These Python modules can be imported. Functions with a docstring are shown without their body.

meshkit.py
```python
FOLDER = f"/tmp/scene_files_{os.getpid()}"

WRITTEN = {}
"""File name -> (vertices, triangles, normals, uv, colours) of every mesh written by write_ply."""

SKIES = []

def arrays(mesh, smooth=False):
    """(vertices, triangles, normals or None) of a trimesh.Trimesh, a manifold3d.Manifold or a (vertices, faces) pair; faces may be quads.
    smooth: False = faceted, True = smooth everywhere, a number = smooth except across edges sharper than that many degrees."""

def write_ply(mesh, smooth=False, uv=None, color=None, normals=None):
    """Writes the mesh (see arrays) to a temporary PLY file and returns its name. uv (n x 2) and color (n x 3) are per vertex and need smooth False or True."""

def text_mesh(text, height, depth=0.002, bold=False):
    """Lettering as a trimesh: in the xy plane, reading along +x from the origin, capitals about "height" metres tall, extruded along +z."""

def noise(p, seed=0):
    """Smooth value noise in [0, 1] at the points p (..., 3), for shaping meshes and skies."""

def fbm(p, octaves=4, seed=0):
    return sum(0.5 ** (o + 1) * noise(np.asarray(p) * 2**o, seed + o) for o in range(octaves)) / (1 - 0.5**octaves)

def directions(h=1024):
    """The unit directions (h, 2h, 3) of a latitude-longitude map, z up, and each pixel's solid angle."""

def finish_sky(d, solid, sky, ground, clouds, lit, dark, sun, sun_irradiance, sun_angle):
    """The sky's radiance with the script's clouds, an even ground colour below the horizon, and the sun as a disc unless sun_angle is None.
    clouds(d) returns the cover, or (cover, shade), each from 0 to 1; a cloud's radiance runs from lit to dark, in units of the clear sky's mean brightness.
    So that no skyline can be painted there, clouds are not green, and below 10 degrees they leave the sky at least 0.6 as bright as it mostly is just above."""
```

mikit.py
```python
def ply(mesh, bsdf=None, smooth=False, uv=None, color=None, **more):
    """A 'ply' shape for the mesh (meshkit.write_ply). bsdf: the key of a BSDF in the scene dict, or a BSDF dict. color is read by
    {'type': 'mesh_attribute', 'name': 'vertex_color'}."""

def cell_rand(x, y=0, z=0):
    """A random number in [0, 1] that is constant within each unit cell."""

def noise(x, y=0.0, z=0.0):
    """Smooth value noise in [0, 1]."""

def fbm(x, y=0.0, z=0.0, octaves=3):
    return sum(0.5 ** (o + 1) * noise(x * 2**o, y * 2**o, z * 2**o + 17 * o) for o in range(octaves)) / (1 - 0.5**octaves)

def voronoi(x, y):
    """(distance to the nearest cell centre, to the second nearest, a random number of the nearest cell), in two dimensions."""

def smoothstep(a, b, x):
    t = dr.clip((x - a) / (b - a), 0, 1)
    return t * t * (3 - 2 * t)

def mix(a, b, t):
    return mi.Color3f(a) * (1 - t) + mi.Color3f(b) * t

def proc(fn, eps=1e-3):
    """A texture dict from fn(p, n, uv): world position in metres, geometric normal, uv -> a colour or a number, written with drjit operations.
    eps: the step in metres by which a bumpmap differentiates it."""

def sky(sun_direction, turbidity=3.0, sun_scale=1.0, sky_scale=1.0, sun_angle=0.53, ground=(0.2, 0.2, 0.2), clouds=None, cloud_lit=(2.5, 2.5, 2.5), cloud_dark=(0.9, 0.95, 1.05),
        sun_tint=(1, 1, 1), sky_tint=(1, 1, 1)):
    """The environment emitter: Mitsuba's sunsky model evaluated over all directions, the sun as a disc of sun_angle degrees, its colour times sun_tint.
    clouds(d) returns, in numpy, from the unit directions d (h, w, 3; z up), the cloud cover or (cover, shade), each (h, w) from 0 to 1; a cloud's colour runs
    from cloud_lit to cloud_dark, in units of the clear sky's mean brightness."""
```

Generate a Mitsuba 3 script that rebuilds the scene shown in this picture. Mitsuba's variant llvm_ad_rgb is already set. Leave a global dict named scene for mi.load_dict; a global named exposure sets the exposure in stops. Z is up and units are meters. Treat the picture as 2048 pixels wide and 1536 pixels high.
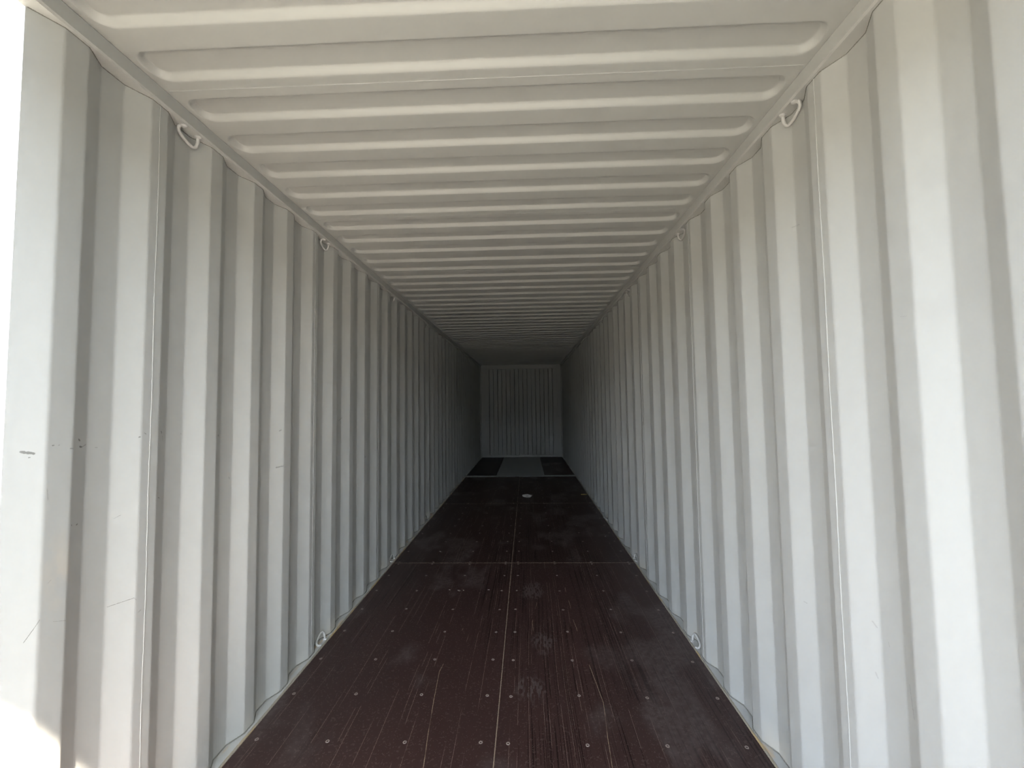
import math, random
import numpy as np, trimesh, mitsuba as mi, drjit as dr
import mikit
from mikit import proc, noise, fbm, smoothstep, mix, cell_rand

T = mi.ScalarTransform4f
scene, labels = {"type": "scene"}, {}
random.seed(7)

# ---------------------------------------------------------------- camera, sky, exposure
EYE = np.array([0.1563, -0.0567, 1.5088])
YAW, PITCH, ROLL, FOCAL = -0.0345, 0.0521, -0.0141, 815.18


def cam_dir(u, v):
    x, y, z = u, 1.0, v
    c, s = math.cos(ROLL), math.sin(ROLL)
    x, z = c * x - s * z, s * x + c * z
    c, s = math.cos(PITCH), math.sin(PITCH)
    y, z = c * y - s * z, s * y + c * z
    c, s = math.cos(YAW), math.sin(YAW)
    x, y = c * x + s * y, -s * x + c * y
    return np.array([x, y, z])


fwd, upv = cam_dir(0, 0), cam_dir(0, 1) - cam_dir(0, 0)
scene["camera"] = {"type": "perspective", "fov_axis": "x", "fov": 2 * math.degrees(math.atan(1024 / FOCAL)), "near_clip": 0.01, "far_clip": 500.0,
                   "to_world": T().look_at(origin=EYE.tolist(), target=(EYE + fwd).tolist(), up=upv.tolist())}
SUN = (0.48, -1.0, 1.565)      # the sun stands high behind the camera, to its right


def haze(d):                  # thin white haze, thicker towards the horizon
    return 0.35 + 0.4 * np.exp(-np.maximum(d[..., 2], 0) * 5.0)


scene["sky"] = mikit.sky(SUN, turbidity=4.0, sun_scale=2.0, sky_scale=2.2, sun_tint=(0.95, 1.0, 1.10), sun_angle=1.2, ground=(0.09, 0.085, 0.08), clouds=haze, cloud_lit=(1.6, 1.57, 1.5), cloud_dark=(1.2, 1.2, 1.2), sky_tint=(1.05, 1.0, 0.92))
exposure = 5.1

# ---------------------------------------------------------------- measures (metres)
XI, XO, XR = 1.176, 1.212, 1.159          # side wall: inner flats, outer flats; top rail's inner face
P, FLAT_IN, SLOPE, FLAT_OUT = 0.278, 0.066, 0.068, 0.076
Y0 = 1.036                                # where an inner flat of the side walls begins
ZR, ZT = 2.69, 2.632                      # underside of the roof sheet, underside of the top rail
YB = 11.884                               # end wall
YD = -0.15                                # door plane
YARD_H = 4.8
OPEN_FROM, OPEN_TO = 0.86, Y0 - SLOPE      # the gap cut in the left wall


# ---------------------------------------------------------------- materials
def scuff_mask(p, segs):
    m = mi.Float(0)
    for (y0, z0, y1, z1, w, k) in segs:
        dy, dz = y1 - y0, z1 - z0
        L2 = max(dy * dy + dz * dz, 1e-8)
        t = dr.clip(((p.y - y0) * dy + (p.z - z0) * dz) / L2, 0, 1)
        d = dr.sqrt(dr.square(p.y - y0 - t * dy) + dr.square(p.z - z0 - t * dz))
        m = dr.maximum(m, k * (1 - smoothstep(0.4 * w, w, d + 0.5 * w * (noise(p.y * 320, p.z * 320) - 0.5))))
    return m


MARKS_L = []   # filled below: (y, z, y, z, half width, strength) on the left wall
MARKS_R = []


def eye_hit(px, py, x):
    d = cam_dir((px - 1024) / FOCAL, (768 - py) / FOCAL)
    t = (x - EYE[0]) / d[0]
    h = EYE + t * d
    return h[1], h[2]


def mark(store, x, a, b, w, k):
    y0, z0 = eye_hit(*a, x)
    y1, z1 = eye_hit(*b, x)
    store.append((float(y0), float(z0), float(y1), float(z1), w, k))


for a, b, w, k in [((52, 904), (68, 907), .0045, .8), ((62, 915), (63, 915), .0022, .7), ((99, 891), (102, 891), .002, .7), ((110, 891), (113, 890), .0015, .4),
                   ((135, 897), (141, 897), .0018, .6), ((161, 879), (165, 881), .0035, .8), ((165, 893), (173, 894), .0035, .8), ((173, 894), (187, 889), .0014, .7),
                   ((207, 895), (211, 895), .002, .35), ((275, 874), (276, 874), .0028, .8), ((284, 866), (287, 868), .002, .5), ((325, 863), (327, 866), .004, .7),
                   ((330, 871), (333, 882), .002, .4), ((374, 867), (376, 868), .002, .4), ((439, 871), (443, 871), .004, .6), ((469, 954), (470, 957), .003, .5),
                   ((316, 995), (321, 996), .003, .5), ((140, 1050), (141, 1051), .002, .7), ((158, 1050), (162, 1048), .0025, .8), ((240, 1037), (249, 1030), .0012, .45),
                   ((49, 1286), (73, 1240), .0012, .6), ((229, 1214), (264, 1196), .0014, .7), ((264, 1196), (268, 1200), .001, .5), ((272, 1224), (276, 1220), .002, .5),
                   ((524, 851), (525, 853), .005, .7), ((523, 862), (524, 863), .004, .5), ((556, 935), (564, 932), .004, .6), ((560, 862), (562, 860), .004, .5),
                   ((685, 841), (690, 836), .005, .5), ((727, 914), (729, 914), .007, .5), ((88, 978), (90, 1000), .0012, .35), ((90, 1166), (96, 1160), .0015, .3),
                   ((100, 1243), (126, 1241), .001, .35)]:
    mark(MARKS_L, -1.185, a, b, w, k)
for a, b, w, k in [((1733, 1243), (1738, 1254), .003, .35), ((1739, 1345), (1742, 1356), .003, .3), ((1793, 1292), (1794, 1312), .002, .25), ((1809, 1370), (1826, 1438), .003, .4),
                   ((1574, 455), (1584, 449), .003, .3), ((1808, 633), (1820, 632), .0015, .25), ((1604, 1203), (1607, 1206), .003, .4), ((1758, 1284), (1760, 1293), .002, .25)]:
    mark(MARKS_R, 1.185, a, b, w, k)
STAIN = [eye_hit(118, 1140, -1.176), eye_hit(122, 1200, -1.176)]
PAINT = (0.34, 0.347, 0.33)


def paint_base(p):
    soft = fbm(p.x * 1.7 + 5, p.y * 1.7, p.z * 1.1, octaves=3)
    return mi.Color3f(*PAINT) * (0.965 + 0.07 * soft)


def paint_plain(p, n, uv):
    return paint_base(p)


def low_dirt(p):
    streak = fbm(p.y * 9, p.z * 1.3, p.x * 9, octaves=3)
    return (1 - smoothstep(0.0, 0.16, p.z)) * smoothstep(0.45, 0.75, streak)


def paint_left(p, n, uv):
    c = mix(paint_base(p), (0.50, 0.44, 0.33), 0.28 * low_dirt(p))
    d1 = dr.sqrt(dr.square((p.y - STAIN[0][0]) * 2.5) + dr.square(p.z - STAIN[0][1]))
    st = (1 - smoothstep(0.01, 0.16, d1)) * smoothstep(0.42, 0.72, fbm(p.y * 30, p.z * 14, octaves=3))
    c = mix(c, (0.45, 0.40, 0.32), 0.35 * st)
    return mix(c, (0.10, 0.10, 0.09), scuff_mask(p, MARKS_L))


def paint_right(p, n, uv):
    c = mix(paint_base(p), (0.50, 0.44, 0.33), 0.28 * low_dirt(p))
    sm = smoothstep(0.62, 0.86, fbm(p.y * 7 + 3, p.z * 5, octaves=3))
    c = mix(c, (0.27, 0.27, 0.26), 0.18 * sm)
    return mix(c, (0.16, 0.16, 0.15), scuff_mask(p, MARKS_R))


def principled(fn, rough, spec=0.5):
    tex = proc(fn) if callable(fn) else {"type": "rgb", "value": list(fn)}
    return {"type": "twosided", "bsdf": {"type": "principled", "base_color": tex, "roughness": rough, "specular": spec}}


def rail_paint(p, n, uv):
    rust = smoothstep(0.62, 0.74, fbm(p.y * 6.0, p.x * 30, 3.3, octaves=4)) * (1 - smoothstep(0.0, 0.05, dr.abs(p.z)))
    return mix(paint_base(p) * 0.97, (0.42, 0.30, 0.16), 0.75 * rust)


def sealant(p, n, uv):
    r = fbm(p.y * 8, p.x * 40, octaves=3)
    return mix((0.23, 0.21, 0.17), (0.32, 0.24, 0.13), smoothstep(0.55, 0.75, r))


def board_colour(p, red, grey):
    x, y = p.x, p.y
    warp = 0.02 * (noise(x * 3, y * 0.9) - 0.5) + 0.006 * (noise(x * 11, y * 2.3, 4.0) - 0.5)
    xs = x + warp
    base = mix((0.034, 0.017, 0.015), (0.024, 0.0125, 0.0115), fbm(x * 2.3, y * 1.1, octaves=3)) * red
    # dark fine grain
    g = noise(xs * 260, y * 2.2, 9.0)
    patch = smoothstep(0.40, 0.62, fbm(x * 3.1 + 8, y * 0.55, octaves=2))
    base = base * (1 - 0.55 * smoothstep(0.66, 0.8, g) * patch)
    # pale checks in the film, running along the boards
    cell = dr.floor(xs * 42)
    mid = 0.2 + 0.6 * cell_rand(cell, 3)
    dist = dr.abs(xs * 42 - cell - mid)
    on = smoothstep(0.56, 0.66, noise(cell * 7.3, y * 0.8 + 13 * cell_rand(cell, 5), 2.0)) * smoothstep(0.35, 0.5, noise(cell * 3.1, y * 9.0))
    check = on * (1 - smoothstep(0.02, 0.06, dist))
    base = mix(base, (0.115, 0.078, 0.062), 0.75 * check)
    # worn, greyish rubbed patches
    wear = smoothstep(0.56, 0.74, fbm(x * 3.3 + 2.0, y * 2.0, octaves=4)) * (0.4 + 0.6 * noise(x * 60, y * 60))
    base = mix(base, (0.075, 0.062, 0.058), 0.45 * wear)
    for (cx, cy, rx, ry) in ((0.16, 2.20, 0.10, 0.13), (0.24, 2.62, 0.09, 0.14), (0.18, 3.35, 0.12, 0.2)):
        d = dr.sqrt(dr.square((x - cx) / rx) + dr.square((y - cy) / ry)) + 0.5 * (fbm(x * 22, y * 22, octaves=3) - 0.5)
        crack = smoothstep(0.35, 0.6, noise(xs * 120, y * 34, 1.0))
        base = mix(base, (0.085, 0.070, 0.065), 0.38 * (1 - smoothstep(0.5, 1.0, d)) * crack)
    dust = smoothstep(0.76, 0.84, noise(x * 170, y * 170, 5.0))
    base = mix(base, (0.14, 0.11, 0.09), 0.12 * dust)
    return base + mi.Color3f(0.012, 0.010, 0.009) * grey


# two long pale cracks on the left board row, in plan
CRACKS = [((-0.325, 1.55), (-0.302, 1.72), (-0.345, 2.1), (-0.365, 2.33), (-0.30, 2.78)), ((0.47, 1.55), (0.52, 2.1), (0.47, 2.7), (0.45, 3.4)), ((0.175, 2.45), (0.175, 2.85), (0.21, 3.15))]


def board_front(p, n, uv):
    c = board_colour(p, 1.0, 0.0)
    m = mi.Float(0)
    for line in CRACKS:
        for (xa, ya), (xb, yb) in zip(line[:-1], line[1:]):
            dx, dy = xb - xa, yb - ya
            t = dr.clip(((p.x - xa) * dx + (p.y - ya) * dy) / (dx * dx + dy * dy), 0, 1)
            d = dr.sqrt(dr.square(p.x - xa - t * dx + 0.008 * (noise(p.y * 9) - 0.5)) + dr.square(p.y - ya - t * dy))
            m = dr.maximum(m, 1 - smoothstep(0.0006, 0.0022, d))
    return mix(c, (0.20, 0.145, 0.10), 0.75 * m * smoothstep(0.2, 0.45, noise(p.y * 14, 3.0)))


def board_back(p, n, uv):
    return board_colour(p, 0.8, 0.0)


def ground_fn(p, n, uv):
    return mix((0.15, 0.147, 0.13), (0.115, 0.112, 0.10), fbm(p.x * 0.8, p.y * 0.8, octaves=5))


M = {
    "paint": principled(paint_plain, 0.5), "paint_left": principled(paint_left, 0.5), "paint_right": principled(paint_right, 0.5),
    "rail_paint": principled(rail_paint, 0.5), "sealant": principled(sealant, 0.8, 0.2), "seam_dark": principled((0.16, 0.16, 0.14), 0.7, 0.3),
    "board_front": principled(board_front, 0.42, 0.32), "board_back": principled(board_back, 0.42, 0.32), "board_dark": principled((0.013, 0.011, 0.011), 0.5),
    "joint": principled((0.155, 0.115, 0.085), 0.8, 0.2), "screw": principled((0.16, 0.125, 0.11), 0.5), "tunnel_steel": principled((0.30, 0.31, 0.30), 0.55),
    "leaf_paint": principled((0.34, 0.345, 0.33), 0.5), "ring_paint": principled((0.40, 0.40, 0.385), 0.4), "paper": principled((0.40, 0.385, 0.36), 0.9, 0.1), "yellow": principled((0.55, 0.42, 0.10), 0.6),
    "chip": principled((0.50, 0.46, 0.40), 0.7, 0.2), "ground": principled(ground_fn, 0.9, 0.1),
}
for k_, v_ in M.items():
    scene["mat_" + k_] = v_


# ---------------------------------------------------------------- helpers
def numbered(name):
    if name not in scene and name not in labels:
        return name
    n = 1
    while f"{name}_{n:03d}" in scene or f"{name}_{n:03d}" in labels:
        n += 1
    return f"{name}_{n:03d}"


def put(name, mesh, mat, smooth=False, parent=None, to_world=None):
    """One entry of the scene; mesh may be a ply dict made before."""
    key = numbered((parent + "__" if parent else "") + name)
    shape = dict(mesh) if isinstance(mesh, dict) else mikit.ply(mesh, "mat_" + mat, smooth=smooth)
    if to_world is not None:
        shape["to_world"] = to_world
    scene[key] = shape
    return key


def struct(key):
    labels[key] = {"kind": "structure"}
    return key


def thing(name, label, cat, group=None):
    key = numbered(name)
    labels[key] = {"label": label, "category": cat}
    if group:
        labels[key]["group"] = group
    return key


def box(x0, x1, y0, y1, z0, z1, r=0.0):
    """A box, its edges chamfered by r."""
    if r <= 0:
        m = trimesh.creation.box(extents=(x1 - x0, y1 - y0, z1 - z0))
        m.apply_translation(((x0 + x1) / 2, (y0 + y1) / 2, (z0 + z1) / 2))
        return m
    pts = []
    for sx in (0, 1):
        for sy in (0, 1):
            for sz in (0, 1):
                c = np.array([(x0, x1)[sx], (y0, y1)[sy], (z0, z1)[sz]], float)
                s = np.array([1 - 2 * sx, 1 - 2 * sy, 1 - 2 * sz]) * r
                for ax in range(3):
                    q = c + s
                    q[ax] = c[ax]
                    pts.append(q)
    return trimesh.PointCloud(np.array(pts)).convex_hull


def tube(path, r, sides=8):
    """A round bar along a polyline, its ends closed."""
    path = np.asarray(path, float)
    n = len(path)
    tang = np.gradient(path, axis=0)
    tang /= np.linalg.norm(tang, axis=1, keepdims=True)
    ref = np.array([0.31, 0.22, 0.93]) if abs(tang[0][2]) < 0.8 else np.array([0.9, 0.3, 0.1])
    rings = []
    u = np.cross(tang[0], ref)
    for i in range(n):
        u = u - tang[i] * (u @ tang[i])
        u /= np.linalg.norm(u)
        w = np.cross(tang[i], u)
        rr = r[i] if np.ndim(r) else r
        a = np.arange(sides) * 2 * np.pi / sides
        rings.append(path[i] + rr * (np.cos(a)[:, None] * u + np.sin(a)[:, None] * w))
    v = np.vstack(rings + [path[:1], path[-1:]])
    f = []
    for i in range(n - 1):
        for j in range(sides):
            a, b = i * sides + j, i * sides + (j + 1) % sides
            f += [[a, b, b + sides], [a, b + sides, a + sides]]
    c0, c1 = n * sides, n * sides + 1
    for j in range(sides):
        f += [[c0, (j + 1) % sides, j], [c1, (n - 1) * sides + j, (n - 1) * sides + (j + 1) % sides]]
    return trimesh.Trimesh(v, f, process=False)


def sheet(profile, z0, z1, thick, zs=2):
    """A closed sheet: profile (n, 2) of (x, y) on its inner face, thickened by thick along +x (sign) and drawn from z0 to z1."""
    pr = np.asarray(profile, float)
    n = len(pr)
    back = pr + [thick, 0]
    loop = np.vstack([pr, back[::-1]])
    m = len(loop)
    v = np.vstack([np.column_stack([loop, np.full(m, z)]) for z in (z0, z1)])
    f = []
    for i in range(m):
        j = (i + 1) % m
        f += [[i, j, j + m], [i, j + m, i + m]]
    for i in range(n - 1):
        a, b, c, d = i, i + 1, m - 2 - i, m - 1 - i
        f += [[a, d, c], [a, c, b], [a + m, c + m, d + m], [a + m, b + m, c + m]]
    mesh = trimesh.Trimesh(v, f, process=False)
    if mesh.volume < 0:
        mesh.invert()
    return mesh


def rounded(points, r=0.006, k=3):
    """The polyline with its corners rounded."""
    pts = [np.asarray(p, float) for p in points]
    out = [pts[0]]
    for a, b, c in zip(pts[:-2], pts[1:-1], pts[2:]):
        u, w = a - b, c - b
        lu, lw = np.linalg.norm(u), np.linalg.norm(w)
        t = min(r, 0.4 * lu, 0.4 * lw)
        p0, p1 = b + u / lu * t, b + w / lw * t
        for s in np.linspace(0, 1, k + 1):
            out.append((1 - s) ** 2 * p0 + 2 * s * (1 - s) * b + s * s * p1)
    out.append(pts[-1])
    return np.array(out)


def wall_x(y):
    """How far the side wall stands from the middle at y."""
    t = (y - Y0) % P
    if t <= FLAT_IN:
        return XI
    if t <= FLAT_IN + SLOPE:
        return XI + (XO - XI) * (t - FLAT_IN) / SLOPE
    if t <= FLAT_IN + SLOPE + FLAT_OUT:
        return XO
    return XO + (XI - XO) * (t - FLAT_IN - SLOPE - FLAT_OUT) / SLOPE


def wall_profile(ya, yb):
    ys = [ya]
    k = math.floor((ya - Y0) / P) - 1
    while Y0 + k * P < yb + P:
        for o in (0, FLAT_IN, FLAT_IN + SLOPE, FLAT_IN + SLOPE + FLAT_OUT):
            y = Y0 + k * P + o
            if ya + 1e-4 < y < yb - 1e-4:
                ys.append(y)
        k += 1
    ys.append(yb)
    return [(wall_x(y), y) for y in sorted(ys)]


# ---------------------------------------------------------------- outside ground and the door frame
put("ground", trimesh.Trimesh([[-90, -90, -0.2], [90, -90, -0.2], [90, 90, -0.2], [-90, 90, -0.2]], [[0, 1, 2], [0, 2, 3]]), "ground")
struct("ground")

# ---------------------------------------------------------------- side walls: corrugated sheets welded into one
SEAMS = [Y0 + FLAT_IN / 2 + P * (1 + 4 * k) for k in range(-1, 10)]
YE = 11.80                                # the side walls run behind the end wall's corner posts
z_lo, z_hi = -0.004, ZT + 0.02
for side, sx in (("left", -1), ("right", 1)):
    w = struct("wall_" + side)
    first = OPEN_TO if side == "left" else YD + 0.12
    if side == "left":
        put("panel", sheet(rounded(wall_profile(YD + 0.12, OPEN_FROM)) * [sx, 1], z_lo, z_hi, 0.004 * sx), "paint_left", 35, parent=w)
    cuts = [first] + [s for s in SEAMS if first + 0.05 < s < YE - 0.05] + [YE]
    full = None
    for a, b in zip(cuts[:-1], cuts[1:]):
        if abs(b - a - 4 * P) < 1e-6 and full is not None:
            put("panel", full[1], None, parent=w, to_world=T().translate([0, a - full[0], 0]))
            continue
        pr = rounded(wall_profile(a, b)) * [sx, 1]
        mesh = sheet(pr, z_lo, z_hi, 0.004 * sx)
        ply = mikit.ply(mesh, "mat_paint_" + side, smooth=35)
        put("panel", ply, None, parent=w)
        if abs(b - a - 4 * P) < 1e-6:
            full = (a, ply)
    for s in cuts[1:-1]:
        zz = np.linspace(0.01, ZT, 160)
        rng = np.random.default_rng(int(s * 100))
        path = np.column_stack([np.full(160, sx * (XI - 0.0006)), s + 0.0012 * np.sin(zz * 9) + rng.normal(0, 0.0004, 160), zz])
        put("weld_seam", tube(path, (0.0010 if sx < 0 else 0.0015) + 0.0005 * rng.random(160), 6), "paint_" + side, True, parent=w)
    # the beads of sealant and weld along the wall's foot and head
    ys = wall_profile(first + 0.003, YE)
    foot = np.array([(sx * (x - 0.001), y, 0.0075) for x, y in ys])
    put("foot_bead", tube(foot, 0.0028, 6), "seam_dark", parent=w)
    head = np.array([(sx * (x - 0.0005), y, ZT - 0.0005) for x, y in ys])
    put("head_bead", tube(head, 0.0016, 6), "seam_dark", parent=w)

# bottom rails: a flange at floor level that the walls stand on, with a strip of sealant along the floor
for side, sx, xe in (("left", -1, 1.1545), ("right", 1, 1.1615)):
    b = struct("baseboard_" + side)
    x0, x1 = sorted((sx * (xe + 0.006), sx * 1.235))
    put("bottom_rail", box(x0, x1, YD, YE + 0.1, -0.16, 0.005, 0.003), "rail_paint", parent=b)
    yy = np.linspace(YD + 0.05, 8.75, 420)
    rng = np.random.default_rng(5 + sx)
    path = np.column_stack([sx * (xe + 0.004 + 0.0012 * np.cumsum(rng.normal(0, 0.3, 420)).clip(-2, 2) * 0.3), yy, np.full(420, 0.0005)])
    put("sealant_strip", tube(path, 0.0065, 7), "sealant", True, parent=b)
# top rails
for n, sx in ((1, -1), (2, 1)):
    t = struct(f"trim_{n}")
    x0, x1 = sorted((sx * XR, sx * 1.222))
    put("top_rail", box(x0, x1, YD, YE + 0.1, ZT, ZR + 0.003, 0.006), "paint", smooth=False, parent=t)
# rear corner posts, door header, sill
t = struct("trim_3")
for sx in (-1, 1):
    x0, x1 = sorted((sx * XR, sx * 1.222))
    put("corner_post", box(x0, x1, YD - 0.05, YD + 0.125, -0.16, ZT, 0.006), "paint", parent=t)
put("door_header", box(-XR, XR, YD - 0.05, YD + 0.04, 2.585, ZR + 0.06, 0.006), "paint", parent=t)
put("door_sill", box(-1.152, 1.152, YD - 0.05, YD + 0.06, -0.16, 0.0, 0.004), "paint", parent=t)

# the right door leaf, swung most of the way open, and the yard's far boundary wall behind the camera
d = struct("door_1")
put("leaf", box(-0.022, 0.022, -1.17, 0.0, -0.06, 2.58, 0.005), "leaf_paint", parent=d, to_world=T().translate([1.192, YD - 0.085, 0]).rotate([0, 0, 1], -28))
struct(put("wall_yard", box(-45, 45, -22.4, -22, -0.2, YARD_H), "ground"))

# ---------------------------------------------------------------- roof: sheets of five pressed corrugations
RP, NSEAM, RD = 0.209, 1.353, 0.020


def roof_sheet():
    """One sheet from y = 0 to 5 pitches; five flat-topped recesses with rounded ends, closed above."""
    ya = np.arange(0, 5 * RP + 1e-6, RP / 38)
    xe = np.concatenate([np.linspace(-1.162, -1.15, 2), np.linspace(-1.145, -1.03, 30), np.linspace(-0.9, 0.9, 13), np.linspace(1.03, 1.145, 30), np.linspace(1.15, 1.162, 2)])
    X, Y = np.meshgrid(xe, ya, indexing="ij")
    t = Y % RP
    cy, hy = RP / 2, 0.0625                       # recess half width at its foot
    hx, rc = 1.142, 0.055
    qx = np.abs(X) - (hx - rc)
    qy = np.abs(t - cy) - (hy - rc)
    sd = np.hypot(np.maximum(qx, 0), np.maximum(qy, 0)) + np.minimum(np.maximum(qx, qy), 0) - rc
    s = np.clip(-sd / 0.021, 0, 1)
    # straight slope with small rounded bends
    e = 0.16
    h = np.where(s < e, s * s / (2 * e), np.where(s > 1 - e, (1 - e) - (1 - s) ** 2 / (2 * e), s - e / 2)) / (1 - e)
    Z = ZR + RD * h
    nx, ny = X.shape
    v = np.vstack([np.stack([X, Y, Z], -1).reshape(-1, 3), np.stack([X, Y, np.full_like(Z, ZR + RD + 0.004)], -1)[:: nx - 1, :: ny - 1].reshape(-1, 3)])
    idx = np.arange(nx * ny).reshape(nx, ny)
    f = []
    a, b, c, d = idx[:-1, :-1].ravel(), idx[1:, :-1].ravel(), idx[1:, 1:].ravel(), idx[:-1, 1:].ravel()
    f = np.vstack([np.column_stack([a, c, b]), np.column_stack([a, d, c])])
    k = nx * ny
    f = np.vstack([f, [[k, k + 2, k + 3], [k, k + 3, k + 1]]])
    return trimesh.Trimesh(v, f, process=False)


c = struct("ceiling")
ply = mikit.ply(roof_sheet(), "mat_paint", smooth=True)
for k in range(-1, 10):
    put("panel", ply, None, parent=c, to_world=T().translate([0, NSEAM + 5 * RP * k, 0]))
for k in range(-1, 10):
    y = NSEAM + 5 * RP * k
    xx = np.linspace(-1.15, 1.15, 120)
    rng = np.random.default_rng(k + 40)
    path = np.column_stack([xx, y + rng.normal(0, 0.0004, 120), np.full(120, ZR + 0.0002)])
    put("weld_seam", tube(path, 0.0014 + 0.0005 * rng.random(120), 6), "paint", True, parent=c)
put("end_plate", box(-1.162, 1.162, YD - 0.05, NSEAM - 5 * RP, ZR, ZR + 0.024), "paint", parent=c)
put("end_plate", box(-1.162, 1.162, NSEAM + 50 * RP, YB + 0.1, ZR, ZR + 0.024), "paint", parent=c)

# ---------------------------------------------------------------- end wall
w = struct("wall_back")
pr = [(-1.06, YB)]
for i in range(8):
    cx = (i - 3.5) * 0.2475
    pr += [(cx - 0.072, YB), (cx - 0.048, YB + 0.048), (cx + 0.048, YB + 0.048), (cx + 0.072, YB)]
pr += [(1.06, YB)]
flat = np.array([(y, x) for x, y in pr])            # sheet() thickens along its first axis
mesh = sheet(flat, 0.05, 2.575, 0.004)
mesh.vertices = mesh.vertices[:, [1, 0, 2]]
mesh.invert()
put("panel", mesh, "paint", parent=w)
for sx in (-1, 1):
    x0, x1 = sorted((sx * 1.055, sx * 1.19))
    put("corner_post", box(x0, x1, YB - 0.006, YB + 0.1, -0.16, 2.66, 0.004), "paint", parent=w)
    put("corner_post_cover", box(*sorted((sx * 1.165, sx * 1.24)), YE - 0.02, YB + 0.05, -0.16, 2.69, 0.003), "paint", parent=w)
    q = np.array([[sx * 1.16, 2.665], [sx * 1.06, 2.665], [sx * 1.06, 2.60], [sx * 1.09, 2.565], [sx * 1.16, 2.565]])
    v = np.vstack([np.column_stack([q[:, 0], np.full(5, y), q[:, 1]]) for y in (YB - 0.03, YB - 0.005)])
    put("gusset_plate", trimesh.PointCloud(v).convex_hull, "paint", parent=w)
    for z in (1.17, 0.10):
        put("weld_patch", box(*sorted((sx * 1.06, sx * 1.15)), YB - 0.011, YB - 0.005, z, z + 0.012, 0.002), "seam_dark" if z > 1 else "paint", parent=w)
put("top_rail", box(-1.16, 1.16, YB - 0.012, YB + 0.1, 2.57, 2.72, 0.005), "paint", parent=w)
put("bottom_rail", box(-1.16, 1.16, YB - 0.008, YB + 0.1, -0.16, 0.06, 0.005), "paint", parent=w)

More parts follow.
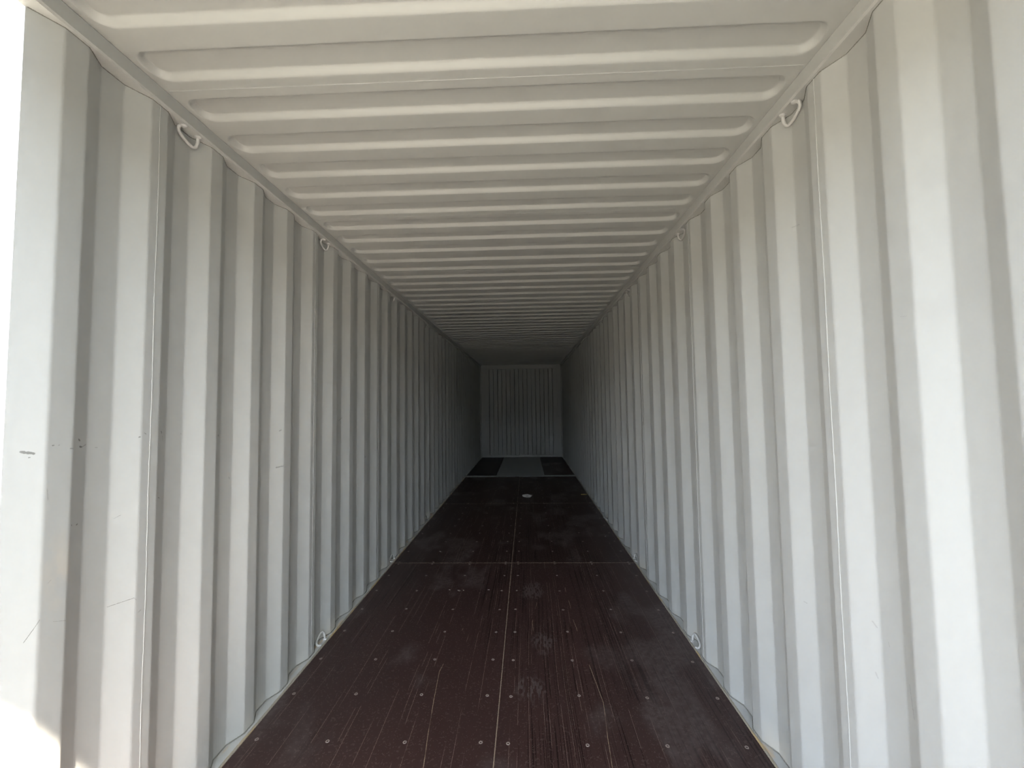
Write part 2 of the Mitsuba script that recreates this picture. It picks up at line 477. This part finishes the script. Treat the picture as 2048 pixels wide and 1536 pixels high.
# ---------------------------------------------------------------- floor: plywood boards, two abreast, and the steel tunnel plate at the far end
fl = struct("floor")
XS = [-1.10, -0.767, -0.417, -0.067, 0.053, 0.404, 0.753, 1.10]
JOINTS = [YD + 0.06, 1.53, 3.93, 6.30, 8.64]
a_ = np.arange(12) * 2 * np.pi / 12
prof = [(0.0, -0.0022), (0.0030, -0.0022), (0.0042, 0.0006), (0.0080, 0.0010), (0.0092, -0.0002), (0.0092, -0.004)]
sv = [[0, 0, prof[0][1]]] + [[r * math.cos(t), r * math.sin(t), z] for r, z in prof[1:] for t in a_]
sf = [[0, 1 + j, 1 + (j + 1) % 12] for j in range(12)]
for i in range(len(prof) - 2):
    for j in range(12):
        a, b = 1 + i * 12 + j, 1 + i * 12 + (j + 1) % 12
        sf += [[a, a + 12, b + 12], [a, b + 12, b]]
SCREW = mikit.ply(trimesh.Trimesh(sv, sf, process=False), "mat_screw")
rng = np.random.default_rng(11)
for row, (ya, yb) in enumerate(zip(JOINTS[:-1], JOINTS[1:])):
    for x0, x1 in ((-1.154, -0.0085), (-0.0035, 1.161)):
        g = 0.0012
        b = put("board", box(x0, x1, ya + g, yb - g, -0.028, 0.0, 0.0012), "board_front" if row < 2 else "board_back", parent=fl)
        ys = np.arange(1.842, 8.6, 0.3)
        ys = [y for y in ys if ya + 0.06 < y < yb - 0.06] + ([ya + 0.025] if row > 0 else []) + ([yb - 0.025] if row > 0 else [])
        for y in sorted(ys):
            if y < 1.6:
                continue
            for x in XS:
                if x0 < x < x1:
                    put("screw", SCREW, None, parent=b, to_world=T().translate([x + float(rng.normal(0, .003)), float(y + rng.normal(0, .003)), 0.0004]).rotate([0, 0, 1], float(rng.random() * 90)))
put("joint_strip", box(-0.012, 0.0, YD + 0.06, 8.64, -0.02, -0.0012), "joint", parent=fl)
for y in JOINTS[1:-1]:
    put("joint_strip", box(-1.15, 1.155, y - 0.0035, y + 0.0035, -0.02, 0.0006), "joint", parent=fl)
put("threshold_strip", box(-1.17, 1.17, 8.645, 8.79, -0.02, 0.004, 0.002), "tunnel_steel", parent=fl)
put("tunnel_plate", box(-0.51, 0.52, 8.791, YB, -0.02, 0.003, 0.002), "tunnel_steel", parent=fl)
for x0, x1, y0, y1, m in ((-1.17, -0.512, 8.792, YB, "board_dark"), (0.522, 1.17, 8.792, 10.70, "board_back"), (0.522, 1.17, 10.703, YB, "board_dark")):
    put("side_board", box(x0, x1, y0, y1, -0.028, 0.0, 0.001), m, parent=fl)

# ---------------------------------------------------------------- lashing rings: bent bars welded under the top rails and on the bottom rails
BAR = [(-.034, 0, .004), (-.039, .010, -.004), (-.038, .016, -.013), (-.029, .019, -.023), (-.011, .020, -.033), (.007, .020, -.040), (.024, .019, -.045), (.036, .016, -.045),
       (.042, .011, -.038), (.042, .005, -.024), (.039, .001, -.008), (.036, 0, .004)]


def spline(pts, k=5):
    p = np.asarray(pts, float)
    from scipy.interpolate import CubicSpline
    t = np.arange(len(p))
    return CubicSpline(t, p)(np.linspace(0, len(p) - 1, (len(p) - 1) * k + 1))


def ring_meshes(sx, top, tilt=0.0):
    """In place for y = 0: the bar, and the two weld lumps at its ends. tilt leans it into the room."""
    q = spline(BAR, 3)
    if top:
        path = np.column_stack([sx * (1.180 + q[:, 1]), q[:, 0], ZT + q[:, 2]])
        ends = [(sx * 1.178, s * 0.035, ZT - 0.003) for s in (-1, 1)]
    else:
        c, s_ = math.cos(tilt), math.sin(tilt)
        o, z = q[:, 1] * c + q[:, 2] * s_, -q[:, 2] * c
        path = np.column_stack([sx * (1.180 + o), q[:, 0], 0.005 + z + 0.003 * (tilt > 0)])
        ends = [(sx * 1.178, s * 0.035, 0.007) for s in (-1, 1)]
    lumps = []
    for e in ends:
        m = trimesh.creation.icosphere(subdivisions=2, radius=1.0)
        v = m.vertices * [0.013, 0.011, 0.007]
        v = v * (1 + 0.12 * np.sin(v[:, :1] * 900) * np.cos(v[:, 1:2] * 700))
        lumps.append(trimesh.Trimesh(v + e, m.faces, process=False))
    return tube(path, 0.0064, 9), lumps


ORD = ["nearest", "second", "third", "fourth", "fifth", "sixth", "seventh", "eighth", "ninth"]
IDX = [1, 5, 10, 15, 20, 25, 30, 35]
for sx, side in ((-1, "left"), (1, "right")):
    for top in (True, False):
        bar, lumps = ring_meshes(sx, top)
        plies = [mikit.ply(m, "mat_ring_paint", smooth=40) for m in [bar] + lumps]
        use = IDX if top else IDX[1:]
        for n, i in enumerate(use):
            y = Y0 + FLAT_IN + SLOPE + FLAT_OUT / 2 + i * P
            where = f"under the {side} top rail" if top else f"on the floor rail of the {side} wall"
            pl = plies
            if not top and side == "right" and i == 15:
                bar2, lumps2 = ring_meshes(sx, top, 1.15)
                pl = [mikit.ply(m, "mat_ring_paint", smooth=40) for m in [bar2] + lumps2]
                where = "tipped over onto the floor edge at the right wall"
            k = thing("lashing_ring", f"white steel lashing ring {where}" + ("" if "tipped" in where else f", {ORD[n]} from the camera"), "lashing ring", f"lashing rings of the {side} {'top' if top else 'bottom'} rail")
            tw = T().translate([0, y, 0])
            put("bar", pl[0], None, parent=k, to_world=tw)
            put("weld", pl[1], None, parent=k, to_world=tw)
            put("weld", pl[2], None, parent=k, to_world=tw)

# ---------------------------------------------------------------- litter on the floor
rng = np.random.default_rng(3)
m = trimesh.creation.icosphere(subdivisions=4, radius=1.0)
from meshkit import fbm as np_fbm
v = m.vertices * [0.062, 0.042, 0.030]
cr = np.abs(np_fbm(m.vertices * 2.4 + 9, 4, 2) - 0.5) * 2.0
v = v * (0.62 + 0.85 * cr)[:, None]
v[:, 0] += 0.02 * np.sign(v[:, 0]) * (np.abs(m.vertices[:, 0]) > 0.55)
v[:, 2] -= v[:, 2].min()
k = put("crumpled_paper", trimesh.Trimesh(v + [0.143, 6.68, 0.0], m.faces, process=False), "paper")
labels[k] = {"label": "crumpled piece of pale paper on the dark floor far down the container", "category": "paper"}

path = np.array([(1.055, 6.88, .004), (1.08, 6.882, .005), (1.105, 6.879, .006), (1.135, 6.88, .008)])
k = put("plastic_strap", box(1.045, 1.145, 6.872, 6.888, 0.0005, 0.005, 0.001), "yellow")
labels[k] = {"label": "short yellow strap end lying on the floor against the right wall", "category": "strap"}

CHIPS = [(899, 1180, "first and leftmost"), (917, 1181, "second from left"), (927, 1181, "third from left"), (977, 1180, "rightmost")]


def floor_hit(px, py):
    d = cam_dir((px - 1024) / FOCAL, (768 - py) / FOCAL)
    h = EYE - d * EYE[2] / d[2]
    return h[0], h[1]


def chip_mesh(s):
    pts = np.column_stack([rng.uniform(-s, s, 9), rng.uniform(-s, s, 9) * 0.6, rng.uniform(0, s * 0.25, 9)])
    pts[:, 2] -= pts[:, 2].min()
    return trimesh.PointCloud(pts).convex_hull


for px, py, word in CHIPS:
    x, y = floor_hit(px, py)
    m = chip_mesh(0.011)
    m.apply_translation((x, y, 0.0005))
    k = put("paint_chip", m, "chip")
    labels[k] = {"label": f"tiny pale paint chip, {word} in the row left of the floor joint", "category": "paint chip", "group": "paint chips in a row on the floor"}
x, y = floor_hit(1211, 1073)
m = chip_mesh(0.014)
m.apply_translation((x, y, 0.0005))
k = put("paint_chip", m, "chip")
labels[k] = {"label": "white paint chip alone on the floor beside the tipped lashing ring", "category": "paint chip"}
